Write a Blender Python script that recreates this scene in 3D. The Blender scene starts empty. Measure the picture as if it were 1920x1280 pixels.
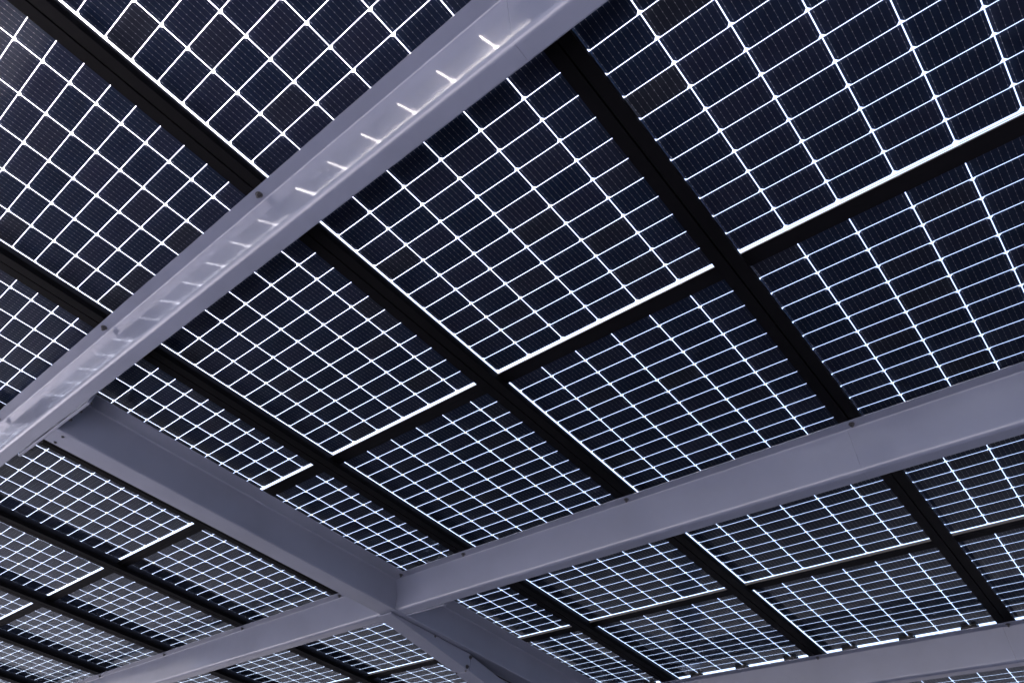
import bpy, bmesh, math, random
from mathutils import Matrix, Vector

random.seed(7)
scene = bpy.context.scene
COL = scene.collection

# ------------------------------------------------------------------ frame of reference
# Everything is designed in roof coordinates (x along the beams, y down the roof slope, z = 0 at the
# solar cells, up) and turned into the world by M: the roof leans 8 degrees and clears the ground by 3.4 m.
TILT = math.radians(8.0)
c_, s_ = math.cos(TILT), math.sin(TILT)
CAM = Vector((1.605128, -1.528214, -1.938319))
cam_rot_z = -s_ * CAM.y + c_ * CAM.z
M = Matrix(((1, 0, 0, 0), (0, c_, s_, 0), (0, -s_, c_, 1.62 - cam_rot_z), (0, 0, 0, 1)))

# ------------------------------------------------------------------ camera
R = ((0.7622091, 0.6404943, 0.0938309), (-0.3943661, 0.574394, -0.7173192), (-0.5133348, 0.5097436, 0.6903976))
cam_d = bpy.data.cameras.new('camera')
cam_d.sensor_width = 36.0
cam_d.lens = 25.367
cam_d.clip_start = 0.05
cam_d.clip_end = 2000
cam = bpy.data.objects.new('camera', cam_d)
COL.objects.link(cam)
cam.matrix_world = M @ Matrix(((R[0][0], -R[1][0], -R[2][0], CAM.x), (R[0][1], -R[1][1], -R[2][1], CAM.y),
                               (R[0][2], -R[1][2], -R[2][2], CAM.z), (0, 0, 0, 1)))
scene.camera = cam

# ------------------------------------------------------------------ sky and sun
SUN_EL = math.radians(62)
world = bpy.data.worlds.new("World")
scene.world = world
world.use_nodes = True
wn = world.node_tree
sky = wn.nodes.new('ShaderNodeTexSky')
sky.sky_type = 'NISHITA'
sky.sun_disc = False
sky.sun_elevation = SUN_EL
sky.air_density = 0.75
sky.dust_density = 6.5
sky.ozone_density = 1.0
bg = wn.nodes['Background']
bg.inputs['Strength'].default_value = 0.15
wn.links.new(sky.outputs['Color'], bg.inputs['Color'])
sun_dir = Vector((-0.62, -0.78, 0.0)).normalized() * math.cos(SUN_EL) + Vector((0, 0, math.sin(SUN_EL)))
sky.sun_rotation = math.atan2(sun_dir.x, sun_dir.y)
sd = bpy.data.lights.new('sun', 'SUN')
sd.energy = 1.0
sd.angle = math.radians(12)
sd.color = (1.0, 0.95, 0.88)
sun = bpy.data.objects.new('sun', sd)
COL.objects.link(sun)
sun.rotation_euler = sun_dir.to_track_quat('Z', 'Y').to_euler()
sun.location = (0, 0, 30)

scene.view_settings.view_transform = 'Standard'
scene.view_settings.look = 'None'
scene.view_settings.gamma = 1
scene.view_settings.exposure = 3.05
scene.cycles.max_bounces = 10
scene.cycles.diffuse_bounces = 5
scene.cycles.glossy_bounces = 4
scene.cycles.transparent_max_bounces = 24
scene.cycles.sample_clamp_indirect = 8

# ------------------------------------------------------------------ materials
def mat(name):
    m = bpy.data.materials.new(name)
    m.use_nodes = True
    nt = m.node_tree
    return m, nt, nt.nodes['Principled BSDF']

def paint(name, col, rough, coat, coat_rough, grime=0.12, nscale=3.0):
    m, nt, b = mat(name)
    tc = nt.nodes.new('ShaderNodeTexCoord')
    n1 = nt.nodes.new('ShaderNodeTexNoise'); n1.inputs['Scale'].default_value = nscale; n1.inputs['Detail'].default_value = 6
    n1.inputs['Roughness'].default_value = 0.6
    nt.links.new(tc.outputs['Object'], n1.inputs['Vector'])
    r = nt.nodes.new('ShaderNodeMapRange')
    r.inputs['From Min'].default_value = 0.35; r.inputs['From Max'].default_value = 0.7
    r.inputs['To Min'].default_value = 1.0; r.inputs['To Max'].default_value = 1.0 - grime
    nt.links.new(n1.outputs['Fac'], r.inputs['Value'])
    mx = nt.nodes.new('ShaderNodeMix'); mx.data_type = 'RGBA'; mx.blend_type = 'MULTIPLY'
    mx.inputs[0].default_value = 1.0
    mx.inputs[6].default_value = (*col, 1)
    nt.links.new(r.outputs['Result'], mx.inputs[7])
    nt.links.new(mx.outputs[2], b.inputs['Base Color'])
    n2 = nt.nodes.new('ShaderNodeTexNoise'); n2.inputs['Scale'].default_value = 9; n2.inputs['Detail'].default_value = 4
    nt.links.new(tc.outputs['Object'], n2.inputs['Vector'])
    r2 = nt.nodes.new('ShaderNodeMapRange')
    r2.inputs['To Min'].default_value = rough - 0.06; r2.inputs['To Max'].default_value = rough + 0.1
    nt.links.new(n2.outputs['Fac'], r2.inputs['Value'])
    nt.links.new(r2.outputs['Result'], b.inputs['Roughness'])
    b.inputs['Coat Weight'].default_value = coat
    b.inputs['Coat Roughness'].default_value = coat_rough
    n3 = nt.nodes.new('ShaderNodeTexNoise'); n3.inputs['Scale'].default_value = 2.2; n3.inputs['Detail'].default_value = 2
    nt.links.new(tc.outputs['Object'], n3.inputs['Vector'])
    bu = nt.nodes.new('ShaderNodeBump'); bu.inputs['Strength'].default_value = 0.004; bu.inputs['Distance'].default_value = 0.004
    nt.links.new(n3.outputs['Fac'], bu.inputs['Height'])
    nt.links.new(bu.outputs['Normal'], b.inputs['Coat Normal'])
    return m

STEEL = paint('grey_painted_steel', (0.158, 0.178, 0.250), 0.46, 1.0, 0.10)
STEEL.node_tree.nodes['Principled BSDF'].inputs['Coat IOR'].default_value = 1.6
DULL = paint('dull_grey_painted_steel', (0.176, 0.196, 0.268), 0.5, 0.8, 0.24, 0.16, 2.0)
BLACK = paint('black_rail_coating', (0.0025, 0.0025, 0.0035), 0.6, 0.0, 0.3, 0.3)
for_black = 0.07
ANOD = paint('black_anodised_aluminium', (0.0035, 0.0035, 0.005), 0.6, 0.0, 0.2, 0.2, 8)
BOLT = paint('galvanised_bolt', (0.09, 0.09, 0.10), 0.5, 0, 0.3, 0.5, 60)
BOLT.node_tree.nodes['Principled BSDF'].inputs['Metallic'].default_value = 0.6
for m_ in (BLACK, ANOD): m_.node_tree.nodes['Principled BSDF'].inputs['Specular IOR Level'].default_value = for_black
JBOX = paint('black_plastic', (0.012, 0.012, 0.014), 0.5, 0, 0.3)

# cells: dark blue-black silicon; UV counts cells (u = column, v = row)
CELL, nt, b = mat('silicon_cell')
uv = nt.nodes.new('ShaderNodeUVMap'); uv.uv_map = 'cells'
sep = nt.nodes.new('ShaderNodeSeparateXYZ'); nt.links.new(uv.outputs['UV'], sep.inputs[0])
def mth(op, a, b_=None, c=None):
    n = nt.nodes.new('ShaderNodeMath'); n.operation = op
    for i, v in enumerate((a, b_, c)):
        if v is None: continue
        if isinstance(v, (int, float)): n.inputs[i].default_value = v
        else: nt.links.new(v, n.inputs[i])
    return n.outputs[0]
U, V = sep.outputs[0], sep.outputs[1]
fu, fv = mth('FLOOR', U), mth('FLOOR', V)
inf = nt.nodes.new('ShaderNodeObjectInfo')
rnd_off = mth('MULTIPLY', inf.outputs['Random'], 97.0)
cmb = nt.nodes.new('ShaderNodeCombineXYZ')
nt.links.new(fu, cmb.inputs[0]); nt.links.new(fv, cmb.inputs[1]); nt.links.new(rnd_off, cmb.inputs[2])
wnz = nt.nodes.new('ShaderNodeTexWhiteNoise'); wnz.noise_dimensions = '3D'
nt.links.new(cmb.outputs[0], wnz.inputs['Vector'])
ramp = nt.nodes.new('ShaderNodeValToRGB')
e = ramp.color_ramp.elements
e[0].position = 0.0; e[0].color = (0.011, 0.020, 0.046, 1)
e[1].position = 1.0; e[1].color = (0.025, 0.028, 0.040, 1)
e2 = ramp.color_ramp.elements.new(0.45); e2.color = (0.0155, 0.0235, 0.051, 1)
e3 = ramp.color_ramp.elements.new(0.8); e3.color = (0.020, 0.025, 0.053, 1)
nt.links.new(wnz.outputs['Value'], ramp.inputs['Fac'])
fru = mth('FRACT', U); frv = mth('FRACT', V)
bus = mth('ABSOLUTE', mth('SUBTRACT', mth('FRACT', mth('MULTIPLY', fru, 9.0)), 0.5))
line = mth('LESS_THAN', bus, 0.022)
padd = mth('ABSOLUTE', mth('SUBTRACT', mth('FRACT', mth('MULTIPLY', frv, 4.0)), 0.5))
pad = mth('MULTIPLY', mth('LESS_THAN', bus, 0.045), mth('LESS_THAN', padd, 0.10))
fing = mth('LESS_THAN', mth('ABSOLUTE', mth('SUBTRACT', mth('FRACT', mth('MULTIPLY', frv, 60.0)), 0.5)), 0.06)
mixa = nt.nodes.new('ShaderNodeMix'); mixa.data_type = 'RGBA'
nt.links.new(mth('MULTIPLY', fing, 0.25), mixa.inputs[0]); nt.links.new(ramp.outputs['Color'], mixa.inputs[6])
mixa.inputs[7].default_value = (0.03, 0.03, 0.04, 1)
mixb = nt.nodes.new('ShaderNodeMix'); mixb.data_type = 'RGBA'
nt.links.new(line, mixb.inputs[0]); nt.links.new(mixa.outputs[2], mixb.inputs[6])
mixb.inputs[7].default_value = (0.14, 0.15, 0.18, 1)
mixc = nt.nodes.new('ShaderNodeMix'); mixc.data_type = 'RGBA'
nt.links.new(pad, mixc.inputs[0]); nt.links.new(mixb.outputs[2], mixc.inputs[6])
mixc.inputs[7].default_value = (0.30, 0.30, 0.34, 1)
nt.links.new(mixc.outputs[2], b.inputs['Base Color'])
b.inputs['Roughness'].default_value = 0.4
b.inputs['Specular IOR Level'].default_value = 0.05

# rear glass: thin pane, clear, mirrors at grazing angles
GLASS = bpy.data.materials.new('rear_glass'); GLASS.use_nodes = True
nt = GLASS.node_tree; nt.nodes.clear()
out = nt.nodes.new('ShaderNodeOutputMaterial'); mixs = nt.nodes.new('ShaderNodeMixShader')
tr = nt.nodes.new('ShaderNodeBsdfTransparent'); tr.inputs['Color'].default_value = (0.91, 0.93, 0.96, 1)
gl = nt.nodes.new('ShaderNodeBsdfGlossy'); gl.inputs['Roughness'].default_value = 0.07
gl.inputs['Color'].default_value = (0.88, 0.94, 1.0, 1)
fr = nt.nodes.new('ShaderNodeFresnel'); fr.inputs['IOR'].default_value = 1.27
nt.links.new(fr.outputs[0], mixs.inputs[0]); nt.links.new(tr.outputs[0], mixs.inputs[1]); nt.links.new(gl.outputs[0], mixs.inputs[2])
nt.links.new(mixs.outputs[0], out.inputs[0])

# ground: dark asphalt, plus pale concrete for the added light-bouncing slab
def ground_mat(name, c0, c1):
    m, nt, b = mat(name)
    tc = nt.nodes.new('ShaderNodeTexCoord')
    n1 = nt.nodes.new('ShaderNodeTexNoise'); n1.inputs['Scale'].default_value = 0.5; n1.inputs['Detail'].default_value = 8
    n2 = nt.nodes.new('ShaderNodeTexNoise'); n2.inputs['Scale'].default_value = 120; n2.inputs['Detail'].default_value = 3
    nt.links.new(tc.outputs['Object'], n1.inputs['Vector']); nt.links.new(tc.outputs['Object'], n2.inputs['Vector'])
    add = nt.nodes.new('ShaderNodeMath'); add.operation = 'ADD'
    nt.links.new(n1.outputs['Fac'], add.inputs[0]); nt.links.new(n2.outputs['Fac'], add.inputs[1])
    rp = nt.nodes.new('ShaderNodeValToRGB')
    rp.color_ramp.elements[0].position = 0.35; rp.color_ramp.elements[0].color = (*c0, 1)
    rp.color_ramp.elements[1].position = 0.75; rp.color_ramp.elements[1].color = (*c1, 1)
    dv = nt.nodes.new('ShaderNodeMath'); dv.operation = 'MULTIPLY'; dv.inputs[1].default_value = 0.5
    nt.links.new(add.outputs[0], dv.inputs[0]); nt.links.new(dv.outputs[0], rp.inputs['Fac'])
    nt.links.new(rp.outputs['Color'], b.inputs['Base Color'])
    b.inputs['Roughness'].default_value = 0.9
    return m
BOUNCE = ground_mat('pale_bounce_concrete', (0.24, 0.235, 0.26), (0.33, 0.32, 0.35))
ASPHALT = ground_mat('dark_asphalt', (0.015, 0.015, 0.020), (0.026, 0.026, 0.034))

# ------------------------------------------------------------------ mesh helpers
def finish(bm, name, m, smooth=None):
    bmesh.ops.recalc_face_normals(bm, faces=bm.faces)
    me = bpy.data.meshes.new(name)
    bm.to_mesh(me); bm.free()
    me.materials.append(m)
    if smooth:
        me.shade_smooth()
        me.set_sharp_from_angle(angle=math.radians(smooth))
    return me

def box(bm, x0, x1, y0, y1, z0, z1):
    v = [bm.verts.new(p) for p in ((x0,y0,z0),(x1,y0,z0),(x1,y1,z0),(x0,y1,z0),(x0,y0,z1),(x1,y0,z1),(x1,y1,z1),(x0,y1,z1))]
    for f in ((0,3,2,1),(4,5,6,7),(0,1,5,4),(1,2,6,5),(2,3,7,6),(3,0,4,7)):
        bm.faces.new([v[i] for i in f])

def poly_prism(bm, pts, a, b_, axis):
    """pts: closed 2-D outline; axis 'x' -> pts are (y, z); axis 'y' -> pts are (x, z)"""
    def P(p, t): return (t, p[0], p[1]) if axis == 'x' else (p[0], t, p[1])
    va = [bm.verts.new(P(p, a)) for p in pts]; vb = [bm.verts.new(P(p, b_)) for p in pts]
    n = len(pts)
    for i in range(n):
        bm.faces.new((va[i], va[(i+1) % n], vb[(i+1) % n], vb[i]))
    bm.faces.new(va); bm.faces.new(vb[::-1])

def fillet(path, radii, seg=6):
    out = [Vector(path[0])]
    for i in range(1, len(path)-1):
        p0, p, p1 = (Vector(q) for q in path[i-1:i+2])
        r = radii[i-1]
        d0, d1 = (p0-p).normalized(), (p1-p).normalized()
        half = math.acos(max(-1, min(1, d0.dot(d1)))) / 2
        t = r / math.tan(half)
        a, bq = p + d0*t, p + d1*t
        cen = p + (d0+d1).normalized() * (r / math.sin(half))
        a0 = math.atan2((a-cen).y, (a-cen).x); a1 = math.atan2((bq-cen).y, (bq-cen).x)
        da = (a1-a0+math.pi) % (2*math.pi) - math.pi
        for k in range(seg+1):
            an = a0 + da*k/seg
            out.append(cen + Vector((math.cos(an), math.sin(an)))*r)
    out.append(Vector(path[-1]))
    # keep the long flat runs truly flat under smooth shading: a support point beside each bend
    full = [out[0]]
    for a, b2 in zip(out[:-1], out[1:]):
        L = (b2-a).length
        if L > 0.012:
            d = (b2-a)/L
            full += [a + d*0.0012, b2 - d*0.0012]
        full.append(b2)
    return full

def thicken(path, t):
    """closed outline: the path itself and its offset by t to the left"""
    n = len(path); off = []
    for i in range(n):
        if i == 0: d = (path[1]-path[0]).normalized(); nn = Vector((-d.y, d.x)); off.append(path[0]+nn*t); continue
        if i == n-1: d = (path[-1]-path[-2]).normalized(); nn = Vector((-d.y, d.x)); off.append(path[-1]+nn*t); continue
        d0 = (path[i]-path[i-1]).normalized(); d1 = (path[i+1]-path[i]).normalized()
        n0, n1 = Vector((-d0.y, d0.x)), Vector((-d1.y, d1.x))
        m = (n0+n1).normalized(); off.append(path[i] + m*(t/max(0.3, m.dot(n0))))
    return [tuple(p) for p in path] + [tuple(p) for p in reversed(off)]

def add_strip(bm, path, t, a, b_, axis):
    """extruded bent sheet; caps built as quads so that they stay clean"""
    out = thicken(path, t); n = len(path)
    def P(p, s): return (s, p[0], p[1]) if axis == 'x' else (p[0], s, p[1])
    va = [bm.verts.new(P(p, a)) for p in out]; vb = [bm.verts.new(P(p, b_)) for p in out]
    N = len(out)
    for i in range(N):
        bm.faces.new((va[i], va[(i+1) % N], vb[(i+1) % N], vb[i]))
    for i in range(n-1):
        j, k = N-1-i, N-2-i
        bm.faces.new((va[i], va[j], va[k], va[i+1])); bm.faces.new((vb[i], vb[i+1], vb[k], vb[j]))

def link(o, parent=None):
    COL.objects.link(o)
    if parent is not None: o.parent = parent
    return o

def obj(name, me, parent=None):
    return link(bpy.data.objects.new(name, me), parent)

def thing(name, label, cat, loc=(0, 0, 0), group=None):
    o = bpy.data.objects.new(name, None); COL.objects.link(o)
    o.empty_display_size = 0.1
    o.matrix_world = M @ Matrix.Translation(loc)
    o['label'] = label; o['category'] = cat
    if group: o['group'] = group
    return o

def copy_tree(o):
    r = o.copy(); COL.objects.link(r)
    for ch in o.children:
        q = ch.copy(); COL.objects.link(q); q.parent = r
        for g in ch.children:
            h = g.copy(); COL.objects.link(h); h.parent = q
    return r

# ------------------------------------------------------------------ numbers read off the roof
A, B, MID = 0.168, 0.084749, 0.02862       # cell pitch across, half-cell pitch along, middle gap
PX, PY, GY = 1.064132, 2.126502, 0.063909  # panel pitch across and along, cell-to-cell gap at the short joint
LX, LY = 6*A, 24*B + MID
CX, CY = 0.0031/2, 0.0023/2                # half gaps between cells
ZP0, ZP1 = -0.0362, -0.0580                # rails under the panel frames
ZB = -0.0585                               # top of the beams

# ------------------------------------------------------------------ ground
bm = bmesh.new()
S = 600; N_ = 24
for i in range(N_+1):
    for j in range(N_+1):
        bm.verts.new((-S+2*S*i/N_, -S+2*S*j/N_, 0))
bm.verts.ensure_lookup_table()
for i in range(N_):
    for j in range(N_):
        a = i*(N_+1)+j
        bm.faces.new([bm.verts[k] for k in (a, a+N_+1, a+N_+2, a+1)])
g = obj('ground', finish(bm, 'ground', ASPHALT)); g['kind'] = 'structure'
bm = bmesh.new(); box(bm, -26, 14, -10.0, -2.9, 0.001, 0.005);
g = obj('bounce_slab', finish(bm, 'bounce_slab', BOUNCE)); g['kind'] = 'structure'  # unseen pale slab, added to bounce light up onto the beams
# unseen hilly ring, added to block the low sky out of reflections
SKY_BLOCK = ground_mat('dark_sky_block', (0.012, 0.013, 0.016), (0.026, 0.027, 0.030))
bm = bmesh.new(); rings = []
for k, (rad, hgt) in enumerate(((70, -0.5), (95, 9), (120, 19), (150, 27), (190, 31), (240, 12), (300, -1))):
    ring = []
    for i in range(144):
        a = 2*math.pi*i/144
        w = 0.80 + 0.16*math.sin(3*a+1) + 0.10*math.sin(7*a+2.3) + 0.05*math.sin(19*a) + 0.05*random.uniform(-1, 1)
        ring.append(bm.verts.new((rad*math.cos(a), rad*math.sin(a), hgt*w if hgt > 0 else hgt)))
    rings.append(ring)
for a, b2 in zip(rings[:-1], rings[1:]):
    for i in range(144):
        bm.faces.new((a[i], a[(i+1) % 144], b2[(i+1) % 144], b2[i]))
g = obj('sky_block_ring', finish(bm, 'sky_block_ring', SKY_BLOCK, 60)); g['kind'] = 'structure'

# ------------------------------------------------------------------ solar panel (one, then copies)
def cells_mesh():
    bm = bmesh.new(); uvl = bm.loops.layers.uv.new('cells')
    ch = 0.0085
    for r in range(24):
        y0 = r*B + (MID if r >= 12 else 0) + CY; y1 = y0 + B - 2*CY
        for c in range(6):
            x0 = c*A + CX; x1 = x0 + A - 2*CX
            if r < 12: pts = [(x0+ch, y0), (x1-ch, y0), (x1, y0+ch), (x1, y1), (x0, y1), (x0, y0+ch)]
            else: pts = [(x0, y0), (x1, y0), (x1, y1-ch), (x1-ch, y1), (x0+ch, y1), (x0, y1-ch)]
            f = bm.faces.new([bm.verts.new((p[0], p[1], 0)) for p in pts])
            for lp in f.loops:
                co = lp.vert.co
                lp[uvl].uv = (c + 0.002 + 0.996*(co.x-x0)/(x1-x0), r + 0.002 + 0.996*(co.y-y0)/(y1-y0))
    for f in list(bm.faces):
        if f.normal.z > 0: f.normal_flip()
    me = bpy.data.meshes.new('cells'); bm.to_mesh(me); bm.free(); me.materials.append(CELL)
    return me

XI0, XI1, XO0, XO1 = -0.010, LX+0.010, -0.0270, PX-0.0340   # frame walls inside / outside
YI0, YI1 = -0.017, LY+0.017
YO0, YO1 = -0.0300, LY+GY-0.0310
def frame_mesh():
    bm = bmesh.new()
    zt, zb, zf = 0.005, -0.035, -0.0325
    box(bm, XO0, XI0, YO0, YO1, zb, zt)             # long walls
    box(bm, XI1, XO1, YO0, YO1, zb, zt)
    box(bm, XI0, XI1, YO0, YI0, -0.018, zt)         # short walls, shallower
    box(bm, XI0, XI1, YI1, YO1, -0.018, zt)
    box(bm, XI0, 0.012, YI0, YI1, zb, zf)           # turned-in flanges
    box(bm, 0.9871, XI1, YI0, YI1, zb, zf)
    box(bm, XI0, XI1, YI0, 0.0055, -0.018, -0.016)
    box(bm, XI0, XI1, LY+0.004, YI1, -0.018, -0.016)
    box(bm, XI0, XI1, YO1, YO1+0.0009, -0.015, zt-0.004)   # rubber seal lip closing the joint
    return finish(bm, 'frame', ANOD)

def glass_mesh():
    bm = bmesh.new()
    f = bm.faces.new([bm.verts.new(p) for p in ((XI0-.004, YI0-.004, -.0032), (XI0-.004, YI1+.004, -.0032), (XI1+.004, YI1+.004, -.0032), (XI1+.004, YI0-.004, -.0032))])
    me = bpy.data.meshes.new('rear_glass'); bm.to_mesh(me); bm.free(); me.materials.append(GLASS)
    return me

def jbox_mesh(flip):
    bm = bmesh.new()
    box(bm, -0.039, 0.039, -0.028, 0.028, -0.016, -0.0036)
    box(bm, -0.050, -0.0402, -0.006, 0.008, -0.016, -0.0036)
    box(bm, 0.0402, 0.047, -0.009, 0.004, -0.014, -0.0036)
    bmesh.ops.bevel(bm, geom=bm.edges[:], offset=0.002, segments=1, affect='EDGES')
    return finish(bm, 'junction_box', JBOX)

def ribbon_mesh():
    bm = bmesh.new()
    for x0, x1 in ((0.02, 0.33), (0.342, 0.664), (0.676, 0.99)):
        box(bm, x0, x1, -0.0011, 0.0011, -0.0012, -0.0008)
    return finish(bm, 'ribbon', BOLT)

def hexbolt_mesh(r=0.008, h=0.009, washer=True, stud=0.006):
    bm = bmesh.new()
    def prism(n, rad, z0, z1, ph=0.0):
        a = [bm.verts.new((rad*math.cos(ph+2*math.pi*i/n), rad*math.sin(ph+2*math.pi*i/n), z0)) for i in range(n)]
        b2 = [bm.verts.new((rad*math.cos(ph+2*math.pi*i/n), rad*math.sin(ph+2*math.pi*i/n), z1)) for i in range(n)]
        for i in range(n): bm.faces.new((a[i], a[(i+1) % n], b2[(i+1) % n], b2[i]))
        bm.faces.new(a[::-1]); bm.faces.new(b2)
    if washer: prism(16, r*1.55, -0.0016, 0.0)
    prism(6, r, -0.0016-h, -0.0017, 0.3)
    if stud: prism(12, r*0.55, -0.0016-h-stud, -0.0017-h)
    return finish(bm, 'bolt', BOLT)

ME_BOLT = hexbolt_mesh(0.0080, 0.008)
ME_CLIP = hexbolt_mesh(0.0045, 0.003, True, 0.002)
ME_CELLS, ME_FRAME, ME_GLASS, ME_JB, ME_RIB = cells_mesh(), frame_mesh(), glass_mesh(), jbox_mesh(0), ribbon_mesh()

def make_panel(label):
    t = thing('solar_panel', label, 'solar panel', group='solar panels of the roof')
    obj('frame', ME_FRAME, t); obj('rear_glass', ME_GLASS, t); obj('cells', ME_CELLS, t)
    for x, y in ((0.152, 1.012), (0.494, 1.012), (0.838, 1.012)):
        o = obj('junction_box', ME_JB, t); o.location = (x, y, 0)
    for y in (-0.0075, LY+0.0075):
        o = obj('ribbon', ME_RIB, t); o.location = (0, y, 0)
    for x, y in ((0.003, 0.16), (0.003, LY-0.14), (0.003, LY-0.20)):  # small bolts stand in for light through the frame's mounting holes
        o = obj('bolt', ME_CLIP, t); o.location = (x, y, -0.0352)
    return t

COLN = {1: 'first', 0: 'second', -1: 'third', -2: 'fourth', -3: 'fifth', -4: 'sixth', -5: 'seventh', -6: 'eighth', -7: 'ninth', -8: 'tenth'}
ROWN = {0: 'row crossed by the bright beam', 1: 'row crossed by the forked middle beam',
        2: 'row crossed by the dim lowest beam', -1: 'unseen added row behind the bright beam'}
panel0 = None
for j in (0, 1, 2, -1):  # last row is unseen, added to screen the beams from low sky
    for i in range(1, -8, -1):
        lab = f"dark solar panel, {COLN[i]} from the right in the {ROWN[j]}"
        if panel0 is None: panel0 = make_panel(lab); o = panel0
        else: o = copy_tree(panel0)
        o['label'] = lab
        jx, jy = (0, 0) if o is panel0 else (random.uniform(-.0008, .0008), random.uniform(-.0012, .0012))
        o.matrix_world = M @ Matrix.Translation((i*PX+jx, (j-1)*PY + GY+jy, random.uniform(0, 0.0003)))
Y_LO, Y_HI = -2*PY + GY - 0.04, 2*PY + 0.04
X_LO, X_HI = -7*PX - 0.06, 2*PX + 0.0

# ------------------------------------------------------------------ black rails under the long panel edges
def rail_mesh():
    bm = bmesh.new()
    w, g_ = 0.044, 0.003
    for s in (-1, 1):
        x0, x1 = sorted((s*g_, s*w))
        box(bm, x0, x1, Y_LO, Y_HI, ZP1, ZP0-0.0045)
    box(bm, -w, w, Y_LO, Y_HI, ZP0-0.0044, ZP0)
    return finish(bm, 'mounting_rail', BLACK)
ME_RAIL = rail_mesh()
RN = {2: 'at the far right edge of the roof', 1: 'first', 0: 'second', -1: 'third', -2: 'fourth', -3: 'fifth', -4: 'sixth', -5: 'seventh', -6: 'eighth', -7: 'ninth'}
for i in range(2, -8, -1):
    o = obj('mounting_rail', ME_RAIL)
    o.matrix_world = M @ Matrix.Translation((i*PX-0.0305, 0, 0))
    o['label'] = ('black rail under the panel edges ' + RN[i]) if i == 2 else f"black slotted rail between panel columns, {RN[i]} from the right along the nearest beam"
    o['category'] = 'rail'; o['group'] = 'black rails under the panels'

# ------------------------------------------------------------------ cross beams (bent sheet, leaning web)
def beam_path():
    z1 = ZB - 0.0035
    # the visible face: top flange underside, leaning web, bend, bottom flange underside, far lip
    p = [(-0.0465, z1 + 0.0), (0.0, z1), (0.0500, -0.2352), (0.1125, -0.2368), (0.1165, -0.2160)]
    return fillet(p, [0.006, 0.021, 0.005], 8)
BP = beam_path()
def beam_mesh(x0, x1):
    bm = bmesh.new()
    add_strip(bm, BP, 0.0034, x0, x1, 'x')
    return finish(bm, 'channel', STEEL, 35)
BEAM_L = {0: 'bright grey steel beam with light streaks on its web, nearest the camera',
          1: 'grey steel beam meeting the cross girder at a forked joint, second from the top',
          2: 'dim grey steel beam in the bottom right corner, farthest from the camera'}
for k in (0, 1, 2):
    t = thing('roof_beam', BEAM_L[k], 'beam', (0, -1.1105 + k*PY, 0), 'grey beams across the roof')
    xs = [X_LO-0.10, (-1.7105 if k == 0 else -1.700), 1.004, X_HI+0.05]
    for a, b2 in zip(xs[:-1], xs[1:]):
        obj('channel', beam_mesh(a+0.0003, b2-0.0003), t)
    for i in range(2, -8, -1):
        o = obj('bolt', ME_BOLT, t); o.location = (i*PX-0.0305+random.uniform(-.004, .004), -0.0245, ZB-0.0036); o.rotation_euler = (0, 0, random.uniform(0, 1))
    if k == 1:
        o = obj('bolt', ME_BOLT, t); o.location = (-1.592, -0.0265, ZB-0.0036)

# ------------------------------------------------------------------ girder running down the slope, between and past the beams
t = thing('cross_girder', 'dark grey steel girder running from the nearest beam to the forked joint and beyond', 'girder', (-1.663, 0, 0))
gp = fillet([(0.106, ZB-0.0036), (0.0, ZB-0.0036), (0.012, -0.2375), (-0.1235, -0.2375), (-0.1235, -0.2180)], [0.007, 0.006, 0.005], 6)
bm = bmesh.new(); add_strip(bm, gp, -0.0035, -0.9795, 1.0440, 'y')
obj('channel', finish(bm, 'channel', DULL, 35), t)
bm = bmesh.new(); add_strip(bm, gp, -0.0035, 1.1480, 6.2, 'y')
obj('channel', finish(bm, 'channel', DULL, 35), t)
bm = bmesh.new(); box(bm, 0.012-0.1355, 0.012, 1.0442, 1.1478, -0.2375, -0.2345)
obj('splice_plate', finish(bm, 'splice_plate', DULL), t)
for y0, zlo in ((-0.9925, -0.2385), (1.1335, -0.2385)):
    bm = bmesh.new(); box(bm, -0.372, 0.323, y0, y0+0.0125, zlo, -0.066)
    bmesh.ops.bevel(bm, geom=bm.edges[:], offset=0.0015, segments=1, affect='EDGES')
    obj('end_plate', finish(bm, 'end_plate', DULL), t)
def gbolt(x, y, z, rot=None, me=ME_BOLT):
    o = obj('bolt', me, t); o.location = (x+1.663, y, z)
    if rot: o.rotation_euler = rot
for x, z in ((-1.39, -0.205), (-1.39, -0.12), (-1.47, -0.215), (-1.56, -0.219), (-1.97, -0.215), (-1.86, -0.215), (-1.97, -0.12)):
    gbolt(x, -0.9795, z, (math.pi/2, 0, 0))
for x in (-1.372,):
    gbolt(x, 1.1465, -0.222, (math.pi/2, 0, 0))
for x, y in ((-1.685, -0.937), (-1.760, -0.937)):
    gbolt(x, y, -0.2377, None, ME_CLIP)

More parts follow.
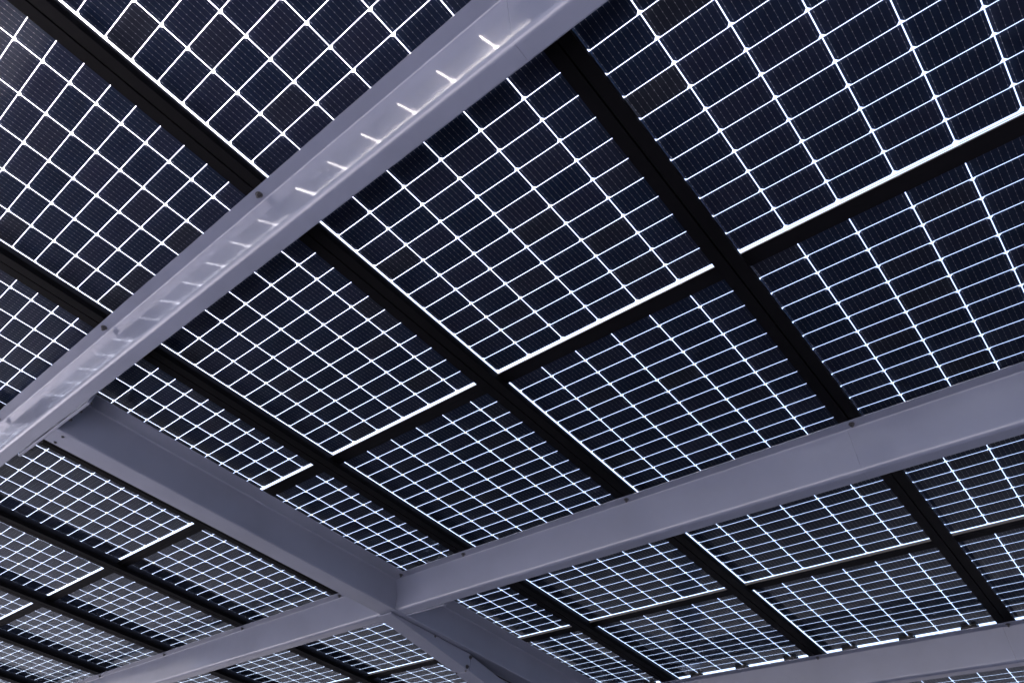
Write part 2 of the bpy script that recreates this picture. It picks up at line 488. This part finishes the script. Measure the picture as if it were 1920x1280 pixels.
# ------------------------------------------------------------------ support arm dropping away below the girder
t = thing('support_arm', 'grey steel arm dropping away from under the forked joint beside a dark wedge gap', 'support arm', (-1.745, 1.05, 0))
bm = bmesh.new()
def hexa(bm, x0, x1, ya, za0, za1, yb, zb0, zb1):
    v = [bm.verts.new(p) for p in ((x0,ya,za0),(x1,ya,za0),(x1,yb,zb0),(x0,yb,zb0),(x0,ya,za1),(x1,ya,za1),(x1,yb,zb1),(x0,yb,zb1))]
    for f in ((0,3,2,1),(4,5,6,7),(0,1,5,4),(1,2,6,5),(2,3,7,6),(3,0,4,7)):
        bm.faces.new([v[i] for i in f])
hexa(bm, -0.062, 0.055, 0.0, -0.2500, -0.2412, 0.6950, -0.3420, -0.2412)
bmesh.ops.bevel(bm, geom=bm.edges[:], offset=0.002, segments=1, affect='EDGES')
obj('haunch', finish(bm, 'haunch', DULL), t)
bm = bmesh.new()
hexa(bm, -0.062, 0.055, 0.6980, -0.3420, -0.2480, 3.55, -0.7900, -0.6950)
bmesh.ops.bevel(bm, geom=bm.edges[:], offset=0.002, segments=1, affect='EDGES')
obj('arm_tube', finish(bm, 'arm_tube', DULL), t)
bm = bmesh.new(); hexa(bm, -0.061, -0.055, 0.70, -0.26, -0.2385, 1.9, -0.46, -0.2385)
obj('light_block_plate', finish(bm, 'light_block_plate', DULL), t)  # plate added to keep side light out of the wedge gap
def abolt(x, y, z, rot=None, me=ME_BOLT):
    o = obj('bolt', me, t); o.location = (x, y, z)
    if rot: o.rotation_euler = rot
abolt(0.0552, 0.690, -0.262, (0, -math.pi/2, 0)); abolt(0.0552, 0.672, -0.325, (0, -math.pi/2, 0))
abolt(0.035, 0.685, -0.3412, None, ME_CLIP); abolt(-0.045, 0.687, -0.3415, None, ME_CLIP)
abolt(0.0552, 0.370, -0.248, (0, -math.pi/2, 0), ME_CLIP)

# steel post that carries the arm, standing on the ground
t = thing('steel_post', 'grey steel post under the far end of the support arm', 'post', (-1.745, 4.60, 0))
wpos = M @ Vector((-1.745, 4.60, -0.74))
t.matrix_world = Matrix.Translation((wpos.x, wpos.y, 0))
bm = bmesh.new(); box(bm, -0.10, 0.10, -0.10, 0.10, 0.015, wpos.z+0.05)
bmesh.ops.bevel(bm, geom=bm.edges[:], offset=0.008, segments=2, affect='EDGES')
obj('shaft', finish(bm, 'shaft', DULL), t)
bm = bmesh.new(); box(bm, -0.2, 0.2, -0.2, 0.2, 0.0, 0.0148)
obj('base_plate', finish(bm, 'base_plate', DULL), t)
